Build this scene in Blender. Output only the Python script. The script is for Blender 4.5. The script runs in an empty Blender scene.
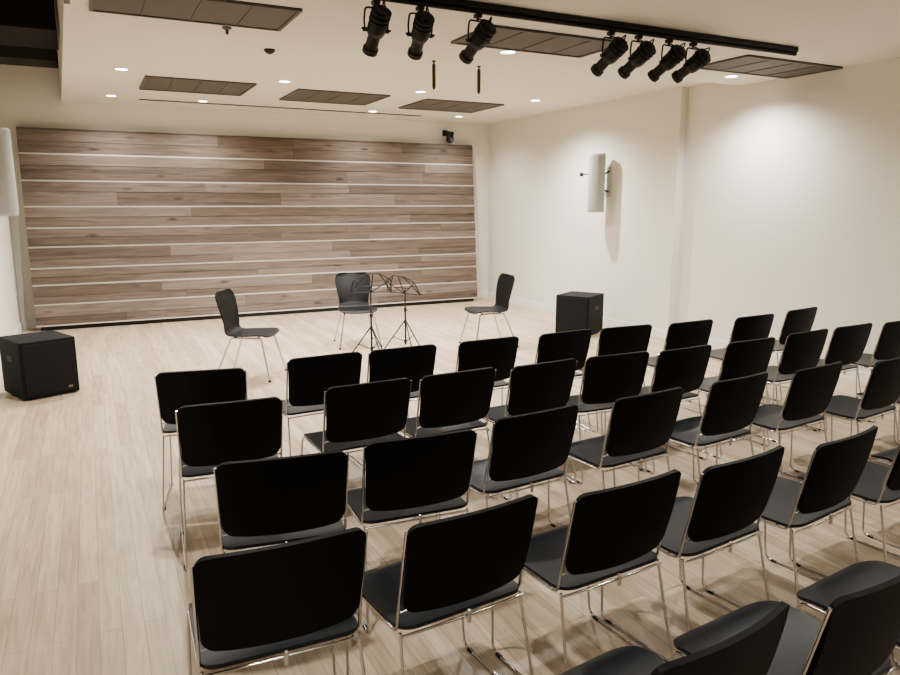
import bpy, bmesh, math, random
from mathutils import Vector, Matrix
random.seed(7)
V = Vector
scene = bpy.context.scene

# ------------------------------------------------------------------ materials
def new_mat(name):
    m = bpy.data.materials.new(name); m.use_nodes = True
    return m, m.node_tree.nodes, m.node_tree.links, m.node_tree.nodes["Principled BSDF"]

def simple(name, col, rough=0.5, metal=0.0, bump=0.0, bscale=200, spec=0.5, vary=0.0):
    m, n, l, b = new_mat(name)
    b.inputs["Base Color"].default_value = (*col, 1)
    b.inputs["Roughness"].default_value = rough
    b.inputs["Metallic"].default_value = metal
    b.inputs["Specular IOR Level"].default_value = spec
    tc = n.new("ShaderNodeTexCoord")
    nz = n.new("ShaderNodeTexNoise"); nz.inputs["Scale"].default_value = bscale
    l.new(tc.outputs["Object"], nz.inputs["Vector"])
    if bump > 0:
        bp = n.new("ShaderNodeBump"); bp.inputs["Strength"].default_value = bump
        bp.inputs["Distance"].default_value = 0.002
        l.new(nz.outputs["Fac"], bp.inputs["Height"]); l.new(bp.outputs["Normal"], b.inputs["Normal"])
    if vary > 0:
        mx = n.new("ShaderNodeMix"); mx.data_type = 'RGBA'
        mx.inputs[6].default_value = (*[c * (1 - vary) for c in col], 1)
        mx.inputs[7].default_value = (*[min(1, c * (1 + vary)) for c in col], 1)
        l.new(nz.outputs["Fac"], mx.inputs[0]); l.new(mx.outputs[2], b.inputs["Base Color"])
    return m

def emis(name, col, st):
    m, n, l, b = new_mat(name)
    b.inputs["Base Color"].default_value = (*col, 1)
    b.inputs["Emission Color"].default_value = (*col, 1)
    b.inputs["Emission Strength"].default_value = st
    return m

def board_mat(name, c1, c2):
    m, n, l, b = new_mat(name)
    tc = n.new("ShaderNodeTexCoord"); mp = n.new("ShaderNodeMapping")
    mp.inputs["Scale"].default_value = (1.0, 8, 18)
    mp.inputs["Location"].default_value = (random.random()*20, 0, random.random()*20)
    l.new(tc.outputs["Object"], mp.inputs["Vector"])
    nz = n.new("ShaderNodeTexNoise"); nz.inputs["Scale"].default_value = 1.5
    nz.inputs["Detail"].default_value = 8; nz.inputs["Roughness"].default_value = 0.65
    nz.inputs["Distortion"].default_value = 0.9
    l.new(mp.outputs["Vector"], nz.inputs["Vector"])
    cr = n.new("ShaderNodeValToRGB")
    cr.color_ramp.elements[0].position = 0.34; cr.color_ramp.elements[0].color = (*c1, 1)
    cr.color_ramp.elements[1].position = 0.66; cr.color_ramp.elements[1].color = (*c2, 1)
    l.new(nz.outputs["Fac"], cr.inputs["Fac"])
    mp2 = n.new("ShaderNodeMapping"); mp2.inputs["Scale"].default_value = (1.3, 1, 4.5)
    l.new(tc.outputs["Object"], mp2.inputs["Vector"])
    vo = n.new("ShaderNodeTexVoronoi"); vo.inputs["Scale"].default_value = 1.2
    l.new(mp2.outputs["Vector"], vo.inputs["Vector"])
    kr = n.new("ShaderNodeValToRGB")
    kr.color_ramp.elements[0].position = 0.03; kr.color_ramp.elements[0].color = (0.25, 0.2, 0.17, 1)
    kr.color_ramp.elements[1].position = 0.16; kr.color_ramp.elements[1].color = (1, 1, 1, 1)
    l.new(vo.outputs["Distance"], kr.inputs["Fac"])
    mx = n.new("ShaderNodeMix"); mx.data_type = 'RGBA'; mx.blend_type = 'MULTIPLY'
    mx.inputs[0].default_value = 1.0
    l.new(cr.outputs["Color"], mx.inputs[6]); l.new(kr.outputs["Color"], mx.inputs[7])
    l.new(mx.outputs[2], b.inputs["Base Color"])
    b.inputs["Roughness"].default_value = 0.65
    return m

def floor_mat():
    m, n, l, b = new_mat("pale_wood_floor")
    tc = n.new("ShaderNodeTexCoord"); mp = n.new("ShaderNodeMapping")
    mp.inputs["Rotation"].default_value = (0, 0, math.pi/2)
    l.new(tc.outputs["Object"], mp.inputs["Vector"])
    br = n.new("ShaderNodeTexBrick")
    br.inputs["Scale"].default_value = 1.0
    br.inputs["Brick Width"].default_value = 1.25
    br.inputs["Row Height"].default_value = 0.085
    br.inputs["Mortar Size"].default_value = 0.0012
    br.inputs["Mortar Smooth"].default_value = 0.3
    br.inputs["Color1"].default_value = (0.64, 0.535, 0.415, 1)
    br.inputs["Color2"].default_value = (0.50, 0.40, 0.295, 1)
    br.inputs["Mortar"].default_value = (0.32, 0.245, 0.18, 1)
    br.offset = 0.37; br.offset_frequency = 2
    l.new(mp.outputs["Vector"], br.inputs["Vector"])
    mp2 = n.new("ShaderNodeMapping"); mp2.inputs["Scale"].default_value = (24, 1.6, 1)
    l.new(tc.outputs["Object"], mp2.inputs["Vector"])
    nz = n.new("ShaderNodeTexNoise"); nz.inputs["Scale"].default_value = 1.5
    nz.inputs["Detail"].default_value = 6; nz.inputs["Distortion"].default_value = 0.8
    l.new(mp2.outputs["Vector"], nz.inputs["Vector"])
    cr = n.new("ShaderNodeValToRGB")
    cr.color_ramp.elements[0].position = 0.28; cr.color_ramp.elements[0].color = (0.76, 0.73, 0.70, 1)
    cr.color_ramp.elements[1].position = 0.70; cr.color_ramp.elements[1].color = (1.08, 1.08, 1.08, 1)
    l.new(nz.outputs["Fac"], cr.inputs["Fac"])
    mx = n.new("ShaderNodeMix"); mx.data_type = 'RGBA'; mx.blend_type = 'MULTIPLY'; mx.inputs[0].default_value = 1
    l.new(br.outputs["Color"], mx.inputs[6]); l.new(cr.outputs["Color"], mx.inputs[7])
    l.new(mx.outputs[2], b.inputs["Base Color"])
    b.inputs["Roughness"].default_value = 0.40
    b.inputs["Specular IOR Level"].default_value = 0.42
    return m

M_wall = simple("off_white_wall_paint", (0.78, 0.76, 0.70), 0.85, bump=0.1, bscale=150, spec=0.2)
M_ceil = simple("ceiling_paint", (0.77, 0.745, 0.68), 0.9, spec=0.2)
M_trim = simple("white_trim", (0.82, 0.81, 0.78), 0.5)
M_void = simple("dark_void_paint", (0.012, 0.011, 0.010), 0.9)
M_duct = simple("dark_duct", (0.045, 0.038, 0.032), 0.7)
M_floor = floor_mat()
M_chrome = simple("chrome_rod", (0.66, 0.66, 0.67), 0.18, 1.0)
M_seat = simple("seat_dark_plastic", (0.012, 0.0150, 0.019), 0.40, bump=0.15, bscale=600, spec=0.42)
M_back = simple("back_black_plastic", (0.0035, 0.0035, 0.004), 0.6, bump=0.2, bscale=500, spec=0.25)
M_shell = simple("dark_moulded_shell", (0.006, 0.006, 0.007), 0.45, spec=0.3)
M_black = simple("matte_black_metal", (0.008, 0.008, 0.008), 0.5)
M_sub = simple("speaker_black_texture", (0.007, 0.007, 0.008), 0.7, bump=0.5, bscale=300, spec=0.3)
M_grille = simple("black_grille", (0.010, 0.010, 0.012), 0.6, bump=0.8, bscale=500, spec=0.3)
M_logo = simple("dull_badge", (0.25, 0.17, 0.13), 0.4)
M_grey = simple("speaker_light_grey", (0.52, 0.54, 0.51), 0.55)
M_greyd = simple("speaker_grille_grey", (0.42, 0.44, 0.42), 0.7, bump=0.6, bscale=400)
M_vent = simple("vent_metal", (0.125, 0.12, 0.108), 0.6)
M_ventd = simple("vent_interior", (0.05, 0.047, 0.042), 0.9)
M_disc = emis("downlight_lens", (1.0, 0.98, 0.94), 14)
M_glass = simple("lens_glass", (0.08, 0.08, 0.1), 0.08)
WOODS = [board_mat("greyed_wood_a", (0.105, 0.079, 0.065), (0.225, 0.179, 0.150)),
         board_mat("greyed_wood_b", (0.078, 0.058, 0.047), (0.180, 0.139, 0.114)),
         board_mat("greyed_wood_c", (0.140, 0.112, 0.095), (0.265, 0.217, 0.185)),
         board_mat("greyed_wood_d", (0.092, 0.069, 0.055), (0.200, 0.154, 0.124))]
M_strip = simple("pale_reveal_strip", (0.64, 0.60, 0.55), 0.6)

# ------------------------------------------------------------------ mesh builder
def fillet(pts, rad, n=5):
    pts = [V(p) for p in pts]; out = [pts[0]]
    for i in range(1, len(pts)-1):
        a, b, c = pts[i-1], pts[i], pts[i+1]
        r = min(rad, (a-b).length*0.48, (c-b).length*0.48)
        p = b + (a-b).normalized()*r; q = b + (c-b).normalized()*r
        for k in range(n+1):
            t = k/n
            out.append(p*(1-t)**2 + b*2*t*(1-t) + q*t*t)
    out.append(pts[-1]); return out

class MB:
    def __init__(s): s.v = []; s.f = []; s.m = []; s.sm = []
    def add(s, verts, faces, mi, smooth=False):
        o = len(s.v); s.v += [tuple(x) for x in verts]
        for f in faces:
            s.f.append([i+o for i in f]); s.m.append(mi); s.sm.append(smooth)
    def box(s, c, d, mi=0, rot=None, bev=0.0, seg=2):
        bm = bmesh.new(); bmesh.ops.create_cube(bm, size=1)
        for v in bm.verts: v.co = V((v.co.x*d[0], v.co.y*d[1], v.co.z*d[2]))
        if bev > 0:
            bmesh.ops.bevel(bm, geom=list(bm.edges), offset=bev, segments=seg, profile=0.5, affect='EDGES')
        if rot is not None: bmesh.ops.transform(bm, matrix=rot.to_4x4(), verts=bm.verts)
        bm.verts.index_update()
        s.add([v.co + V(c) for v in bm.verts], [[v.index for v in f.verts] for f in bm.faces], mi)
        bm.free()
    def tube(s, pts, r, mi=0, seg=8):
        pts = [V(p) for p in pts]; n = len(pts); verts = []; faces = []
        t0 = (pts[1]-pts[0]).normalized()
        up = V((0, 0, 1)) if abs(t0.z) < 0.9 else V((1, 0, 0))
        nrm = t0.cross(up).normalized()
        for i in range(n):
            if i == 0: t = t0
            elif i == n-1: t = (pts[-1]-pts[-2]).normalized()
            else:
                t = (pts[i+1]-pts[i]).normalized() + (pts[i]-pts[i-1]).normalized()
                t = t.normalized() if t.length > 1e-6 else (pts[i+1]-pts[i]).normalized()
            nrm = (nrm - t*nrm.dot(t)).normalized(); bn = t.cross(nrm)
            for k in range(seg):
                a = 2*math.pi*k/seg
                verts.append(pts[i] + (nrm*math.cos(a) + bn*math.sin(a))*r)
        for i in range(n-1):
            for k in range(seg):
                k2 = (k+1) % seg
                faces.append([i*seg+k, i*seg+k2, (i+1)*seg+k2, (i+1)*seg+k])
        s.add(verts, faces, mi, True)
        s.add(verts[:seg], [list(range(seg))[::-1]], mi); s.add(verts[-seg:], [list(range(seg))], mi)
    def lathe(s, p, d, prof, mi=0, seg=20, smooth=True):
        p = V(p); d = V(d).normalized()
        up = V((0, 0, 1)) if abs(d.z) < 0.9 else V((1, 0, 0))
        a1 = d.cross(up).normalized(); a2 = d.cross(a1)
        for (t0, r0), (t1, r1) in zip(prof[:-1], prof[1:]):
            vs = []
            for (t, r) in ((t0, r0), (t1, r1)):
                for k in range(seg):
                    a = 2*math.pi*k/seg
                    vs.append(p + d*t + (a1*math.cos(a)+a2*math.sin(a))*max(r, 1e-5))
            s.add(vs, [[k, (k+1) % seg, seg+(k+1) % seg, seg+k] for k in range(seg)], mi, smooth)
    def shell(s, P, us, vs, th, mi=0, mi_back=None):
        nu, nv = len(us), len(vs); top = []; nr = []
        g = [[V(P(u, v)) for u in us] for v in vs]
        for j in range(nv):
            for i in range(nu):
                du = g[j][min(i+1, nu-1)] - g[j][max(i-1, 0)]
                dv = g[min(j+1, nv-1)][i] - g[max(j-1, 0)][i]
                nn = du.cross(dv)
                nn = nn.normalized() if nn.length > 1e-9 else V((0, 0, 1))
                top.append(g[j][i]); nr.append(nn)
        bot = [t - n*th for t, n in zip(top, nr)]
        F = []; B = []
        for j in range(nv-1):
            for i in range(nu-1):
                a = j*nu+i
                F.append([a, a+1, a+nu+1, a+nu]); B.append([a, a+nu, a+nu+1, a+1])
        s.add(top, F, mi, True); s.add(bot, B, mi if mi_back is None else mi_back, True)
        loop = [i for i in range(nu)] + [j*nu+nu-1 for j in range(1, nv)] + \
               [(nv-1)*nu+i for i in range(nu-2, -1, -1)] + [j*nu for j in range(nv-2, 0, -1)]
        rv = [top[i] for i in loop] + [bot[i] for i in loop]; L = len(loop)
        s.add(rv, [[k, L+k, L+(k+1) % L, (k+1) % L] for k in range(L)], mi, False)
    def mesh(s, name, mats):
        me = bpy.data.meshes.new(name)
        me.from_pydata(s.v, [], s.f); me.update()
        for m in mats: me.materials.append(m)
        me.polygons.foreach_set("material_index", s.m)
        me.polygons.foreach_set("use_smooth", s.sm)
        me.update(); return me
    def obj(s, name, mats, loc=(0, 0, 0), rz=0.0):
        return place(name, s.mesh(name, mats), loc, rz)

def place(name, me, loc=(0, 0, 0), rz=0.0):
    o = bpy.data.objects.new(name, me); scene.collection.objects.link(o)
    o.location = loc; o.rotation_euler = (0, 0, math.radians(rz)); return o

def slab(name, x0, x1, y0, y1, z0, z1, m):
    b = MB(); b.box((0, 0, 0), (x1-x0, y1-y0, z1-z0))
    return b.obj(name, [m], ((x0+x1)/2, (y0+y1)/2, (z0+z1)/2))

# ------------------------------------------------------------------ room
XL, XR, XR2, YB, YR, YJ = -0.97, 6.60, 6.72, 11.58, -3.0, 6.87
ZN, ZF, ZT = 3.05, 3.14, 4.0
slab("floor", XL-0.1, XR2+0.1, YR-0.1, YB+0.1, -0.1, 0, M_floor)
slab("wall_back", XL-0.1, XR2+0.1, YB, YB+0.1, 0, ZT, M_wall)
slab("wall_left", XL-0.1, XL, YR, YB, 0, ZT, M_wall)
slab("wall_rear", XL-0.1, XR2+0.1, YR-0.1, YR, 0, ZT, M_wall)
slab("wall_right", XR, XR2+0.1, YJ, YB, 0, ZT, M_wall)
slab("wall_right_near", XR2, XR2+0.1, YR, YJ, 0, ZT, M_wall)
b = MB()   # stage ceiling; its open left edge splays slightly
pl = [(-0.03, 6.06), (XR, 6.06), (XR, YB), (-0.20, YB)]
b.add([(x, y, ZF) for x, y in pl]+[(x, y, ZT) for x, y in pl],
      [[3, 2, 1, 0], [4, 5, 6, 7], [0, 1, 5, 4], [1, 2, 6, 5], [2, 3, 7, 6], [3, 0, 4, 7]], 0)
b.obj("ceiling_stage", [M_ceil])
slab("ceiling", 0.01, XR2, YR, 6.06, ZN, ZT, M_ceil)
slab("ceiling_jog", XR, XR2, 6.06, YJ, ZF, ZT, M_ceil)
slab("ceiling_upper", XL-0.1, XR2+0.1, YR-0.1, YB+0.1, ZT, ZT+0.1, M_void)
slab("trim_bulkhead", XL, -0.14, 8.3, 9.3, 3.40, ZT, M_void)
slab("trim_bulkhead_rear", XL, -0.20, 11.0, YB, 3.56, ZT, M_duct)
slab("baseboard_right", XR-0.015, XR, YJ, YB, 0, 0.11, M_trim)
slab("baseboard_right_near", XR2-0.015, XR2, YR, YJ, 0, 0.11, M_trim)
slab("baseboard_left", XL, XL+0.015, YR, YB, 0, 0.11, M_trim)
slab("baseboard_back", XL+0.015, XR-0.015, YB-0.015, YB, 0, 0.11, M_trim)

# wood feature panel, leaning back, built from individual boards
def wood_panel():
    b = MB(); x0, x1 = -0.77, 6.17
    zs = [0.07, 0.36, 0.63, 0.86, 1.15, 1.41, 1.70, 2.05, 2.41, 2.74]
    yb = lambda z: 11.22 + 0.24*z/2.74
    ang = math.atan2(0.24, 2.74); rot = Matrix.Rotation(-ang, 3, 'X')
    cz = (zs[0]+zs[-1])/2
    b.box(((x0+x1)/2, yb(cz)+0.045, cz), (x1-x0, 0.05, zs[-1]-zs[0]), 4, rot)
    b.box(((x0+x1)/2, yb(0.035)+0.07, 0.035), (x1-x0-0.1, 0.06, 0.07), 5)
    for k in range(len(zs)-1):
        lo, hi = zs[k]+0.011, zs[k+1]-0.011
        sp = random.choice([0.42, 0.5, 0.58, 0.5])
        cuts = [lo, lo+(hi-lo)*sp, hi]
        for q in range(2):
            za, zb = cuts[q]+0.0008, cuts[q+1]-0.0008
            x = x0
            while x < x1-0.01:
                L = random.uniform(1.0, 2.8); xe = min(x1, x+L)
                if x1-xe < 0.5: xe = x1
                zc = (za+zb)/2
                b.box(((x+xe)/2, yb(zc)+random.uniform(-.002, .002)-(0.006 if q else 0), zc), (xe-x-0.002, 0.035, zb-za), random.randrange(4), rot, 0.001, 1)
                x = xe
        z = zs[k]
        b.box(((x0+x1)/2, yb(z)+0.005, z), (x1-x0, 0.034, 0.020), 4, rot)
    z = zs[-1]; b.box(((x0+x1)/2, yb(z)+0.012, z), (x1-x0, 0.055, 0.02), 3, rot)
    return b.obj("wood_plank_wall_panel", WOODS+[M_strip, M_black])
wood_panel()

# ------------------------------------------------------------------ stacking chair
def corner_w(v, H, W, rb, rt):
    d0 = v*H; d1 = (1-v)*H; w = W
    if d0 < rb: w -= rb - math.sqrt(max(0, rb*rb-(rb-d0)**2))
    if d1 < rt: w -= rt - math.sqrt(max(0, rt*rt-(rt-d1)**2))
    return w
def vsamples(H, rb, rt, n=8):
    a = [rb*(1-math.cos(t*math.pi/2/5))/H for t in range(6)]
    c = [1-rt*(1-math.cos(t*math.pi/2/5))/H for t in range(6)][::-1]
    mid = [a[-1]+(c[0]-a[-1])*k/n for k in range(1, n)]
    return a+mid+c
US = [-1+2*i/14 for i in range(15)]

def stacking_chair_mesh():
    b = MB(); W = 0.238
    H = 0.45; rb, rt = 0.06, 0.075
    def PS(u, v):
        w = corner_w(v, H, W, rb, rt); x = u*w
        z = 0.452 - 0.012*(1-(x/W)**2)*math.sin(math.pi*min(1, v*1.1))
        if v > 0.75: z -= 0.030*((v-0.75)/0.25)**2
        if v < 0.2: z += 0.010*((0.2-v)/0.2)**2
        return (x, -0.20+H*v, z)
    b.shell(PS, US, vsamples(H, rb, rt), 0.012, 0)
    Hb = 0.325; rb2, rt2 = 0.050, 0.034
    def PB(u, v):
        Wv = W*(0.95+0.05*v)
        w = corner_w(v, Hb, Wv, rb2, rt2); x = u*w
        q = (x/W)**2
        return (x, -0.205-0.070*v-0.0075*math.sin(v*math.pi)+0.036*q, 0.503+Hb*v - 0.008*q*v + 0.003*q*(1-v))
    vs = vsamples(Hb, rb2, rt2)
    b.shell(PB, US[::-1], vs, 0.016, 1)
    r = 0.0055
    for sx in (-1, 1):
        def X(a): return sx*a
        path = [(X(.243), -.245, .80), (X(.238), -.178, .52), (X(.238), -.165, .432), (X(.238), .205, .428),
                (X(.243), .228, .30), (X(.252), .205, .0058), (X(.252), -.275, .0058), (X(.243), -.225, .20), (X(.232), -.175, .434)]
        b.tube(fillet(path, 0.035, 5), r, 2, 8)
        for y in (.16, -.22): b.box((X(.252), y, .005), (.016, .03, .010), 1, None, .002, 1)
    edge = [(-.232, -.19, .43), (-.12, -.205, .437), (.12, -.205, .437), (.232, -.19, .43)]
    b.tube(fillet(edge, .03, 4), 0.0045, 2, 8)
    b.tube([(-.235, .13, .425), (.235, .13, .425)], 0.005, 2, 8)
    b.tube([(-.235, -.10, .425), (.235, -.10, .425)], 0.005, 2, 8)
    b.tube(fillet([(-.236, -.172, .50), (-.12, -.205, .53), (.12, -.205, .53), (.236, -.172, .50)], .03, 4), 0.004, 2, 6)
    b.box((0, -.213, .437), (.012, .012, .045), 2, None, .002, 1)
    return b.mesh("stacking_chair", [M_seat, M_back, M_chrome])
CH = stacking_chair_mesh()
rows = [
 [(.49,4.11,-11),(1.25,4.19,3),(1.78,4.20,2),(2.43,4.20,2),(3.08,4.20,3),(3.63,4.18,-2),(4.25,4.13,2),(4.95,4.11,3),(5.66,4.20,8)],
 [(.53,3.37,-4),(1.255,3.42,2),(1.795,3.43,3),(2.36,3.41,4),(2.90,3.40,-2),(3.43,3.36,3),(4.04,3.36,2),(4.69,3.41,4),(5.24,3.43,3),(5.80,3.40,2)],
 [(.57,2.51,-9),(1.14,2.50,-4),(1.76,2.58,5),(2.44,2.60,5),(3.11,2.63,6),(3.74,2.62,6),(4.36,2.56,7),(4.95,2.55,0),(5.52,2.56,2)],
 [(.41,1.83,-2),(1.00,1.78,5),(1.58,1.74,4),(2.13,1.74,6),(2.71,1.73,8),(3.27,1.71,6),(3.85,1.72,2),(4.42,1.74,2)],
 [(1.19,.97,7),(1.75,.965,5),(2.33,.98,6),(2.91,.97,3),(3.49,.98,2)],
]
for row in rows:
    for (x, y, rz) in row:
        a = math.radians(rz); off = V((-math.sin(a)*0.28, math.cos(a)*0.28))
        place("stacking_chair", CH, (x+off.x, y+off.y, 0), rz)

# ------------------------------------------------------------------ performer chair
def catmull(pts, n):
    out = []; P = [pts[0]]+pts+[pts[-1]]
    for i in range(1, len(P)-2):
        for k in range(n):
            t = k/n; a, b, c, d = P[i-1], P[i], P[i+1], P[i+2]
            out.append(tuple(0.5*((2*b[j])+(-a[j]+c[j])*t+(2*a[j]-5*b[j]+4*c[j]-d[j])*t*t+(-a[j]+3*b[j]-3*c[j]+d[j])*t**3) for j in range(len(b))))
    out.append(pts[-1]); return out
def performer_chair_mesh():
    b = MB()
    key = [(.245,.425,.16,0),(.235,.437,.20,0),(.19,.452,.226,0),(.05,.448,.236,0),(-.09,.444,.225,0),(-.165,.452,.20,.2),(-.205,.49,.185,.6),
           (-.222,.56,.188,1),(-.238,.66,.208,1),(-.262,.77,.222,1),(-.282,.835,.215,1),(-.29,.865,.185,1),(-.291,.872,.145,1)]
    pr = catmull(key, 4); N = len(pr)
    def P(u, v):
        y, z, w, bk = pr[int(round(v*(N-1)))]
        return (u*w, y+0.035*bk*u*u, z+0.014*(1-bk)*u*u)
    b.shell(P, US[::-1], [i/(N-1) for i in range(N)], 0.011, 0)
    for sx in (-1, 1):
        b.tube(fillet([(sx*.255, .27, .008), (sx*.175, .175, .422), (sx*.165, -.14, .422), (sx*.245, -.30, .008)], .03, 4), .010, 1, 10)
        for x, y in ((.255, .27), (.245, -.30)): b.lathe((sx*x, y, 0), (0, 0, 1), [(0, 0), (0, .014), (.02, .013), (.022, 0)], 2, 10)
    b.tube([(-.172, .12, .422), (.172, .12, .422)], .008, 1); b.tube([(-.165, -.11, .422), (.165, -.11, .422)], .008, 1)
    return b.mesh("performer_chair", [M_shell, M_chrome, M_black])
PC = performer_chair_mesh()
for (x, y, rz) in [(1.38, 7.30, -122), (2.90, 8.40, 170), (4.33, 7.60, 84)]:
    place("performer_chair", PC, (x, y, 0), rz)

# ------------------------------------------------------------------ music stands
def music_stand(loc, rz, zc, legrot=0):
    b = MB()
    for k in range(3):
        a = legrot + k*2*math.pi/3 + .5
        dx, dy = math.cos(a), math.sin(a)
        b.tube([(dx*.015, dy*.015, .36), (dx*.27, dy*.27, .008)], .007, 0)
        b.tube([(dx*.012, dy*.012, .12), (dx*.15, dy*.15, .175)], .005, 0)
        b.lathe((dx*.27, dy*.27, 0), (0, 0, 1), [(0, 0), (0, .011), (.02, .010), (.02, 0)], 0, 8)
    b.tube([(0, 0, .08), (0, 0, .5)], .0105, 0, 10); b.tube([(0, 0, .5), (0, 0, zc-.04)], .008, 0, 10)
    for z in (.12, .36, .5): b.lathe((0, 0, z-.02), (0, 0, 1), [(0, 0), (0, .017), (.04, .017), (.04, 0)], 0, 12)
    b.tube([(0, 0, .5), (.035, 0, .5)], .006, 0)
    t = math.radians(28)
    def D(x, h): return (x, -0.02 - h*math.sin(t), zc-.10 + h*math.cos(t))
    b.tube([(0, 0, zc-.06), D(0, .02)], .010, 0)
    bars = [((-.24, 0), (.24, 0)), ((-.235, .0), (-.21, .16)), ((.235, 0), (.21, .16)), ((-.21, .16), (-.07, .245)), ((.21, .16), (.07, .245)),
            ((-.07, .245), (.07, .245)), ((0, 0), (0, .245)), ((0, .0), (-.21, .16)), ((0, .0), (.21, .16)), ((-.235, 0), (-.07, .245)), ((.235, 0), (.07, .245)), ((-.11, .08), (.11, .08))]
    for p, q in bars:
        b.tube([D(*p), D(*q)], .0065, 0, 6)
    for x in (-.24, -.12, 0, .12, .24):
        a = V(D(x, 0)); b.tube([a, a+V((0, .035, -.005))], .005, 0, 6)
    for x in (-.24, .24):
        a = V(D(x, 0))+V((0, .035, -.005)); b.tube([a, a+V((-x*.4, 0, .03))], .004, 0, 6)
    return b.obj("music_stand", [M_black], (loc[0], loc[1], 0), rz)
music_stand((2.76, 7.50), -8, .87, .3)
music_stand((3.28, 7.74), -60, .80, 1.0)

# ------------------------------------------------------------------ subwoofers
def subwoofer(loc, rz):
    b = MB(); w, d, h = .48, .52, .52
    b.box((0, 0, .012+h/2), (w, d, h), 0, None, .010, 2)
    b.box((0, -d/2-.002, .012+h/2), (w-.05, .012, h-.05), 1, None, .005, 2)
    b.box((.16, -d/2-.010, .075), (.035, .004, .022), 2)
    for sx in (-1, 1):
        b.box((sx*(w/2), 0, .36), (.008, .14, .05), 3, None, .003, 2)
        for sy in (-1, 1): b.lathe((sx*.18, sy*.2, 0), (0, 0, 1), [(0, 0), (0, .02), (.015, .02), (.015, 0)], 3, 12)
    b.lathe((0, 0, .012+h-.002), (0, 0, 1), [(0, .03), (.005, .028), (.005, 0)], 3, 16)
    return b.obj("subwoofer_speaker", [M_sub, M_grille, M_logo, M_black], (loc[0], loc[1], 0), rz)
a = math.radians(22)
cx = -.65 + .24*math.cos(a) - .26*math.sin(a); cy = 7.20 + .24*math.sin(a) + .26*math.cos(a)
subwoofer((cx, cy), 22)
subwoofer((5.90, 7.82), -60)

# ------------------------------------------------------------------ wall column speakers
def column_speaker(loc, rz, wall_vec):
    b = MB(); H = .80; n = 14
    def sec(s):
        pts = []
        for k in range(n+1):
            t = math.pi*k/n
            pts.append((-.115*math.cos(t)*s, -.085*math.sin(t)**0.7*s))
        pts += [(.095*s, .10*s), (-.095*s, .10*s)]
        return pts
    levels = [(-H/2, .93), (-H/2+.012, 1.0), (H/2-.012, 1.0), (H/2, .93)]
    rings = [[V((x, y, z)) for x, y in sec(s)] for z, s in levels]; L = len(rings[0])
    for r0, r1 in zip(rings[:-1], rings[1:]):
        b.add(r0+r1, [[k, (k+1) % L, L+(k+1) % L, L+k] for k in range(L)], 0, False)
    b.add(rings[0], [list(range(L))[::-1]], 0); b.add(rings[-1], [list(range(L))], 0)
    us = [math.pi*(.12+.76*k/12) for k in range(13)]
    g0 = [V((-.118*math.cos(t), -.089*math.sin(t)**.7, -H/2+.03)) for t in us]; g1 = [p+V((0, 0, H-.06)) for p in g0]
    b.add(g0+g1, [[k, k+1, 13+k+1, 13+k] for k in range(12)], 1, True)
    wv = Matrix.Rotation(-math.radians(rz), 3, 'Z') @ V(wall_vec)
    for z in (.17, -.12):
        b.tube([V((0, .08, z)), V((0, .08, z))*0.4+wv*0.6+V((0, 0, z*.4)), V((wv.x, wv.y, z))], .012, 2)
    rr = Matrix.Rotation(math.atan2(wv.y, wv.x), 3, 'Z')
    b.box((wv.x*.985, wv.y*.985, .02), (.012, .10, .42), 0, rr, .003, 1)
    side = V((-.06, .09, .13)); e = side+V((-.19, .05, 0))
    b.tube([side, e], .008, 2); b.lathe(e, (1, 0, 0), [(-.02, 0), (-.02, .03), (.02, .03), (.02, 0)], 2, 10)
    return b.obj("column_loudspeaker", [M_grey, M_greyd, M_black], loc, rz)
column_speaker((6.38, 8.17, 2.02), -50, (XR-6.38, 0, 0))
column_speaker((-.70, 7.95, 2.03), 38, (XL+.70, 0, 0))

# ------------------------------------------------------------------ ceiling fixtures
def vent(x, y, z, w, d):
    b = MB()
    b.box((0, 0, -.002), (w, d, .004), 1)
    for sy in (-1, 1): b.box((0, sy*(d/2-.012), -.010), (w, .024, .020), 0)
    for sx in (-1, 1): b.box((sx*(w/2-.012), 0, -.010), (.024, d-.048, .020), 0)
    n = int(d/.03)
    for k in range(n):
        yy = -d/2+.03+(d-.06)*k/(n-1)
        b.box((0, yy, -.010), (w-.04, .019, .003), 0, Matrix.Rotation(math.radians(-12), 3, 'X'))
    for k in (-1, 0, 1): b.box((k*w/4, 0, -.012), (.006, d-.05, .012), 0)
    b.obj("ceiling_vent", [M_vent, M_ventd], (x, y, z))
for (x, y) in [(1.30, 9.42), (3.06, 9.57), (4.84, 9.65)]: vent(x, y, ZF, 1.22, 1.0)
for (x, y) in [(.77, 5.40), (3.42, 5.20), (6.02, 5.12)]: vent(x, y, ZN, 1.30, .64)
sd = MB(); sd.box((0, 0, -.004), (4.2, .05, .008), 0); sd.box((0, .0, -.009), (4.2, .012, .006), 1)
sd.obj("linear_slot_diffuser", [M_vent, M_ventd], (2.85, 10.95, ZF))

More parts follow.
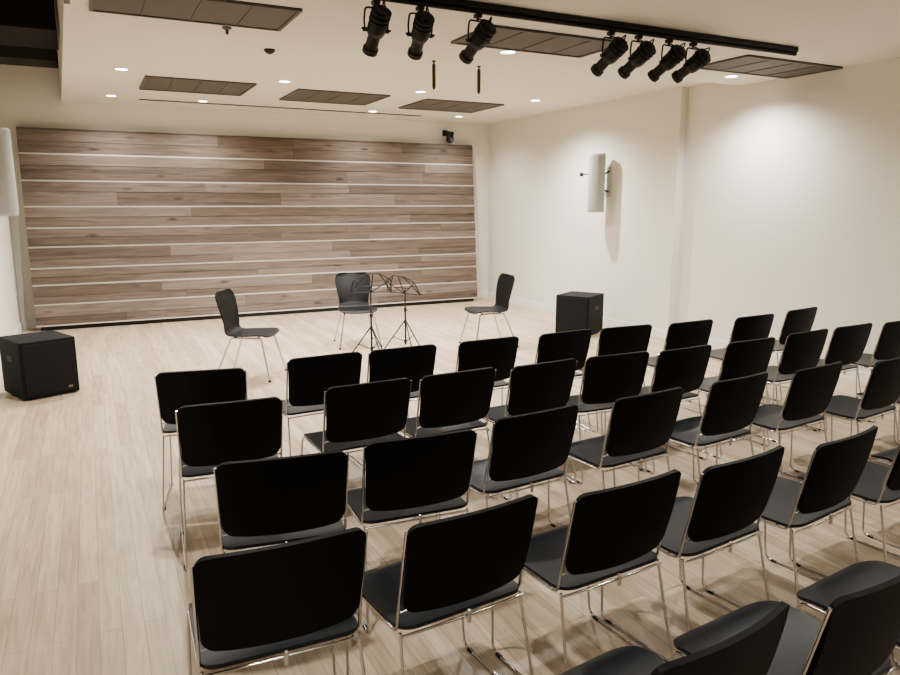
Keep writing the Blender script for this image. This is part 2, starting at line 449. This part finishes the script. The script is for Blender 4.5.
def spot(name, parent, loc, aim, power, ang, blend, rad=0.05, col=(1, .965, .91)):
    ld = bpy.data.lights.new(name, 'SPOT'); ld.energy = power; ld.spot_size = math.radians(ang)
    ld.spot_blend = blend; ld.shadow_soft_size = rad; ld.color = col
    o = bpy.data.objects.new(name, ld); scene.collection.objects.link(o)
    d = (V(aim)-V(loc)).normalized()
    o.rotation_euler = d.to_track_quat('-Z', 'Y').to_euler()
    o.parent = parent; o.location = V(loc) - (parent.location if parent else V((0, 0, 0)))
    return o
def downlight(x, y, z, power, ang=150):
    b = MB()
    b.lathe((0, 0, 0), (0, 0, -1), [(0, .085), (.006, .083), (.008, .066), (.002, .062)], 0, 24)
    b.lathe((0, 0, 0), (0, 0, -1), [(.003, .064), (.003, 0)], 1, 24, False)
    o = b.obj("recessed_downlight", [M_trim, M_disc], (x, y, z))
    spot("downlight_lamp", o, (x, y, z-.06), (x, y, 0), power, ang, 1.0)
for x in (.44, 2.17, 3.90, 5.63): downlight(x, 8.62, ZF, 270)
for x in (.40, 1.55, 4.05, 5.55): downlight(x, 10.75, ZF, 80)
for x in (.57, 3.40, 6.12): downlight(x, 5.66, ZN, 215 if x < 5 else 170)
for x in (.6, 3.4, 6.1):  # unseen downlights, added to light the rear half of the room
    downlight(x, 2.6, ZN, 130); downlight(x, -.6, ZN, 90)

# lighting track and theatrical spots
tr = MB(); tr.box((0, 0, -.02), (4.1, .06, .04), 0, None, .004, 1)
tr.tube([(-2.05, 0, -.052), (2.05, 0, -.052)], .016, 0, 10)
for k in range(5): tr.box((-1.9+.95*k, 0, -.045), (.03, .03, .04), 0)
track = tr.obj("lighting_track", [M_black], (3.46, 4.42, ZN))

def stage_spot(x, aimv, power=0):
    b = MB(); d = V(aimv).normalized()
    piv = V((0, 0, -.17)); side = d.cross(V((0, 0, 1))).normalized()
    b.box((0, 0, -.0125), (.045, .05, .025), 0, None, .004, 1)
    b.tube([(0, 0, -.02), (0, 0, -.05)], .010, 0)
    yoke = [piv+side*.075, piv+side*.080+V((0, 0, .05)), V((0, 0, -.045))+side*.07, V((0, 0, -.045))-side*.07, piv-side*.080+V((0, 0, .05)), piv-side*.075]
    b.tube(fillet(yoke, .02, 4), .006, 0)
    b.tube([piv-side*.095, piv+side*.095], .008, 0)
    b.lathe(piv, d, [(-.15, 0), (-.15, .034), (-.12, .046), (-.11, .054), (-.04, .060), (.0, .060), (.03, .052), (.035, .040), (.13, .040), (.135, .050), (.165, .050), (.165, .042), (.15, .040)], 0, 20)
    b.lathe(piv, d, [(.150, .042), (.152, 0)], 1, 20, False)
    for t in (-.13, -.10, -.07): b.lathe(piv, d, [(t, .045), (t, .064), (t+.008, .064), (t+.008, .045)], 0, 20, False)
    for sgn in (-1, 1): b.tube([piv+d*.01+side*.055*sgn, piv+d*.01+side*.085*sgn], .009, 0)
    b.box(tuple(piv - d*.05 + V((0, 0, .065))), (.03, .03, .03), 0)
    b.tube(fillet([piv-d*.15, piv-d*.18+V((0, 0, .03)), V((.05, -.04, -.06)), V((.015, 0, -.03))], .03, 4), .005, 0)
    z0 = ZN-.069
    o = b.obj("stage_spotlight", [M_black, M_glass], (x, 4.42, z0))
    if power:
        p = V((x, 4.42, z0))+piv+d*.17
        spot("spot_lamp", o, tuple(p), tuple(p+d*3), power, 42, .8, .04)
for x, av, p in [(1.70, (.0, .70, -.62), 0), (2.00, (.1, .74, -.55), 220), (2.42, (-.12, .78, -.5), 0), (3.53, (-.1, .8, -.5), 220),
                 (3.79, (-.1, .82, -.48), 0), (4.09, (-.15, .8, -.5), 0), (4.34, (-.12, .85, -.42), 220)]:
    stage_spot(x, av, p)

# hanging microphones
M_mic = simple("mic_bronze", (.05, .035, .02), .4)
for x, y in [(3.20, 6.75), (3.74, 6.80)]:
    b = MB(); b.lathe((0, 0, 0), (0, 0, -1), [(0, .02), (.01, .018), (.012, .008), (.03, .008), (.035, .018), (.25, .018), (.27, .010), (.28, 0)], 0, 14)
    b.obj("hanging_microphone", [M_mic], (x, y, ZF))
b = MB(); b.lathe((0, 0, 0), (0, 0, -1), [(0, .05), (.012, .05), (.03, .035), (.04, .015), (.042, 0)], 0, 20)
b.obj("ceiling_sensor", [M_black], (1.62, 6.95, ZF))
b = MB(); b.lathe((0, 0, 0), (0, 0, -1), [(0, .035), (.01, .035), (.02, .012), (.05, .012), (.052, 0)], 0, 16)
b.obj("fire_sprinkler", [M_vent], (1.05, 5.85, ZN))
# PTZ camera above panel
b = MB()
b.box((0, .10, .13), (.03, .16, .02), 0); b.box((0, .185, .12), (.10, .012, .10), 0, None, .003, 1)
b.lathe((0, 0, .125), (0, 0, -1), [(0, 0), (0, .07), (.05, .075), (.06, .06), (.06, 0)], 0, 20)
b.lathe((0, 0, 0), (0, 0, 1), [(-.065, 0), (-.05, .042), (-.02, .068), (.0, .072), (.03, .065), (.07, .055)], 0, 20)
b.lathe((0, -.04, -.005), (0, -1, -.2), [(0, .03), (.05, .03), (.05, .022), (.046, 0)], 1, 16)
b.obj("ceiling_security_camera", [M_black, M_glass], (5.70, YB-.19, 2.83))

# ------------------------------------------------------------------ world + camera
w = bpy.data.worlds.new("World"); scene.world = w; w.use_nodes = True
w.node_tree.nodes["Background"].inputs[0].default_value = (0.5, 0.5, 0.5, 1)
w.node_tree.nodes["Background"].inputs[1].default_value = 0.2
psi, th = math.radians(26.6), math.radians(10.7)
F = V((math.sin(psi)*math.cos(th), math.cos(psi)*math.cos(th), -math.sin(th)))
R = V((math.cos(psi), -math.sin(psi), 0)); U = R.cross(F)
cam = bpy.data.cameras.new("camera"); co = bpy.data.objects.new("camera", cam); scene.collection.objects.link(co)
m = Matrix((R, U, -F)).transposed().to_4x4(); m.translation = V((0, 0, 1.75)); co.matrix_world = m
cam.sensor_width = 36; cam.lens = 712/900*36; cam.clip_start = 0.05
scene.camera = co
scene.view_settings.view_transform = 'AgX'
try: scene.view_settings.look = 'AgX - Medium High Contrast'
except Exception: pass
scene.view_settings.exposure = 0.3
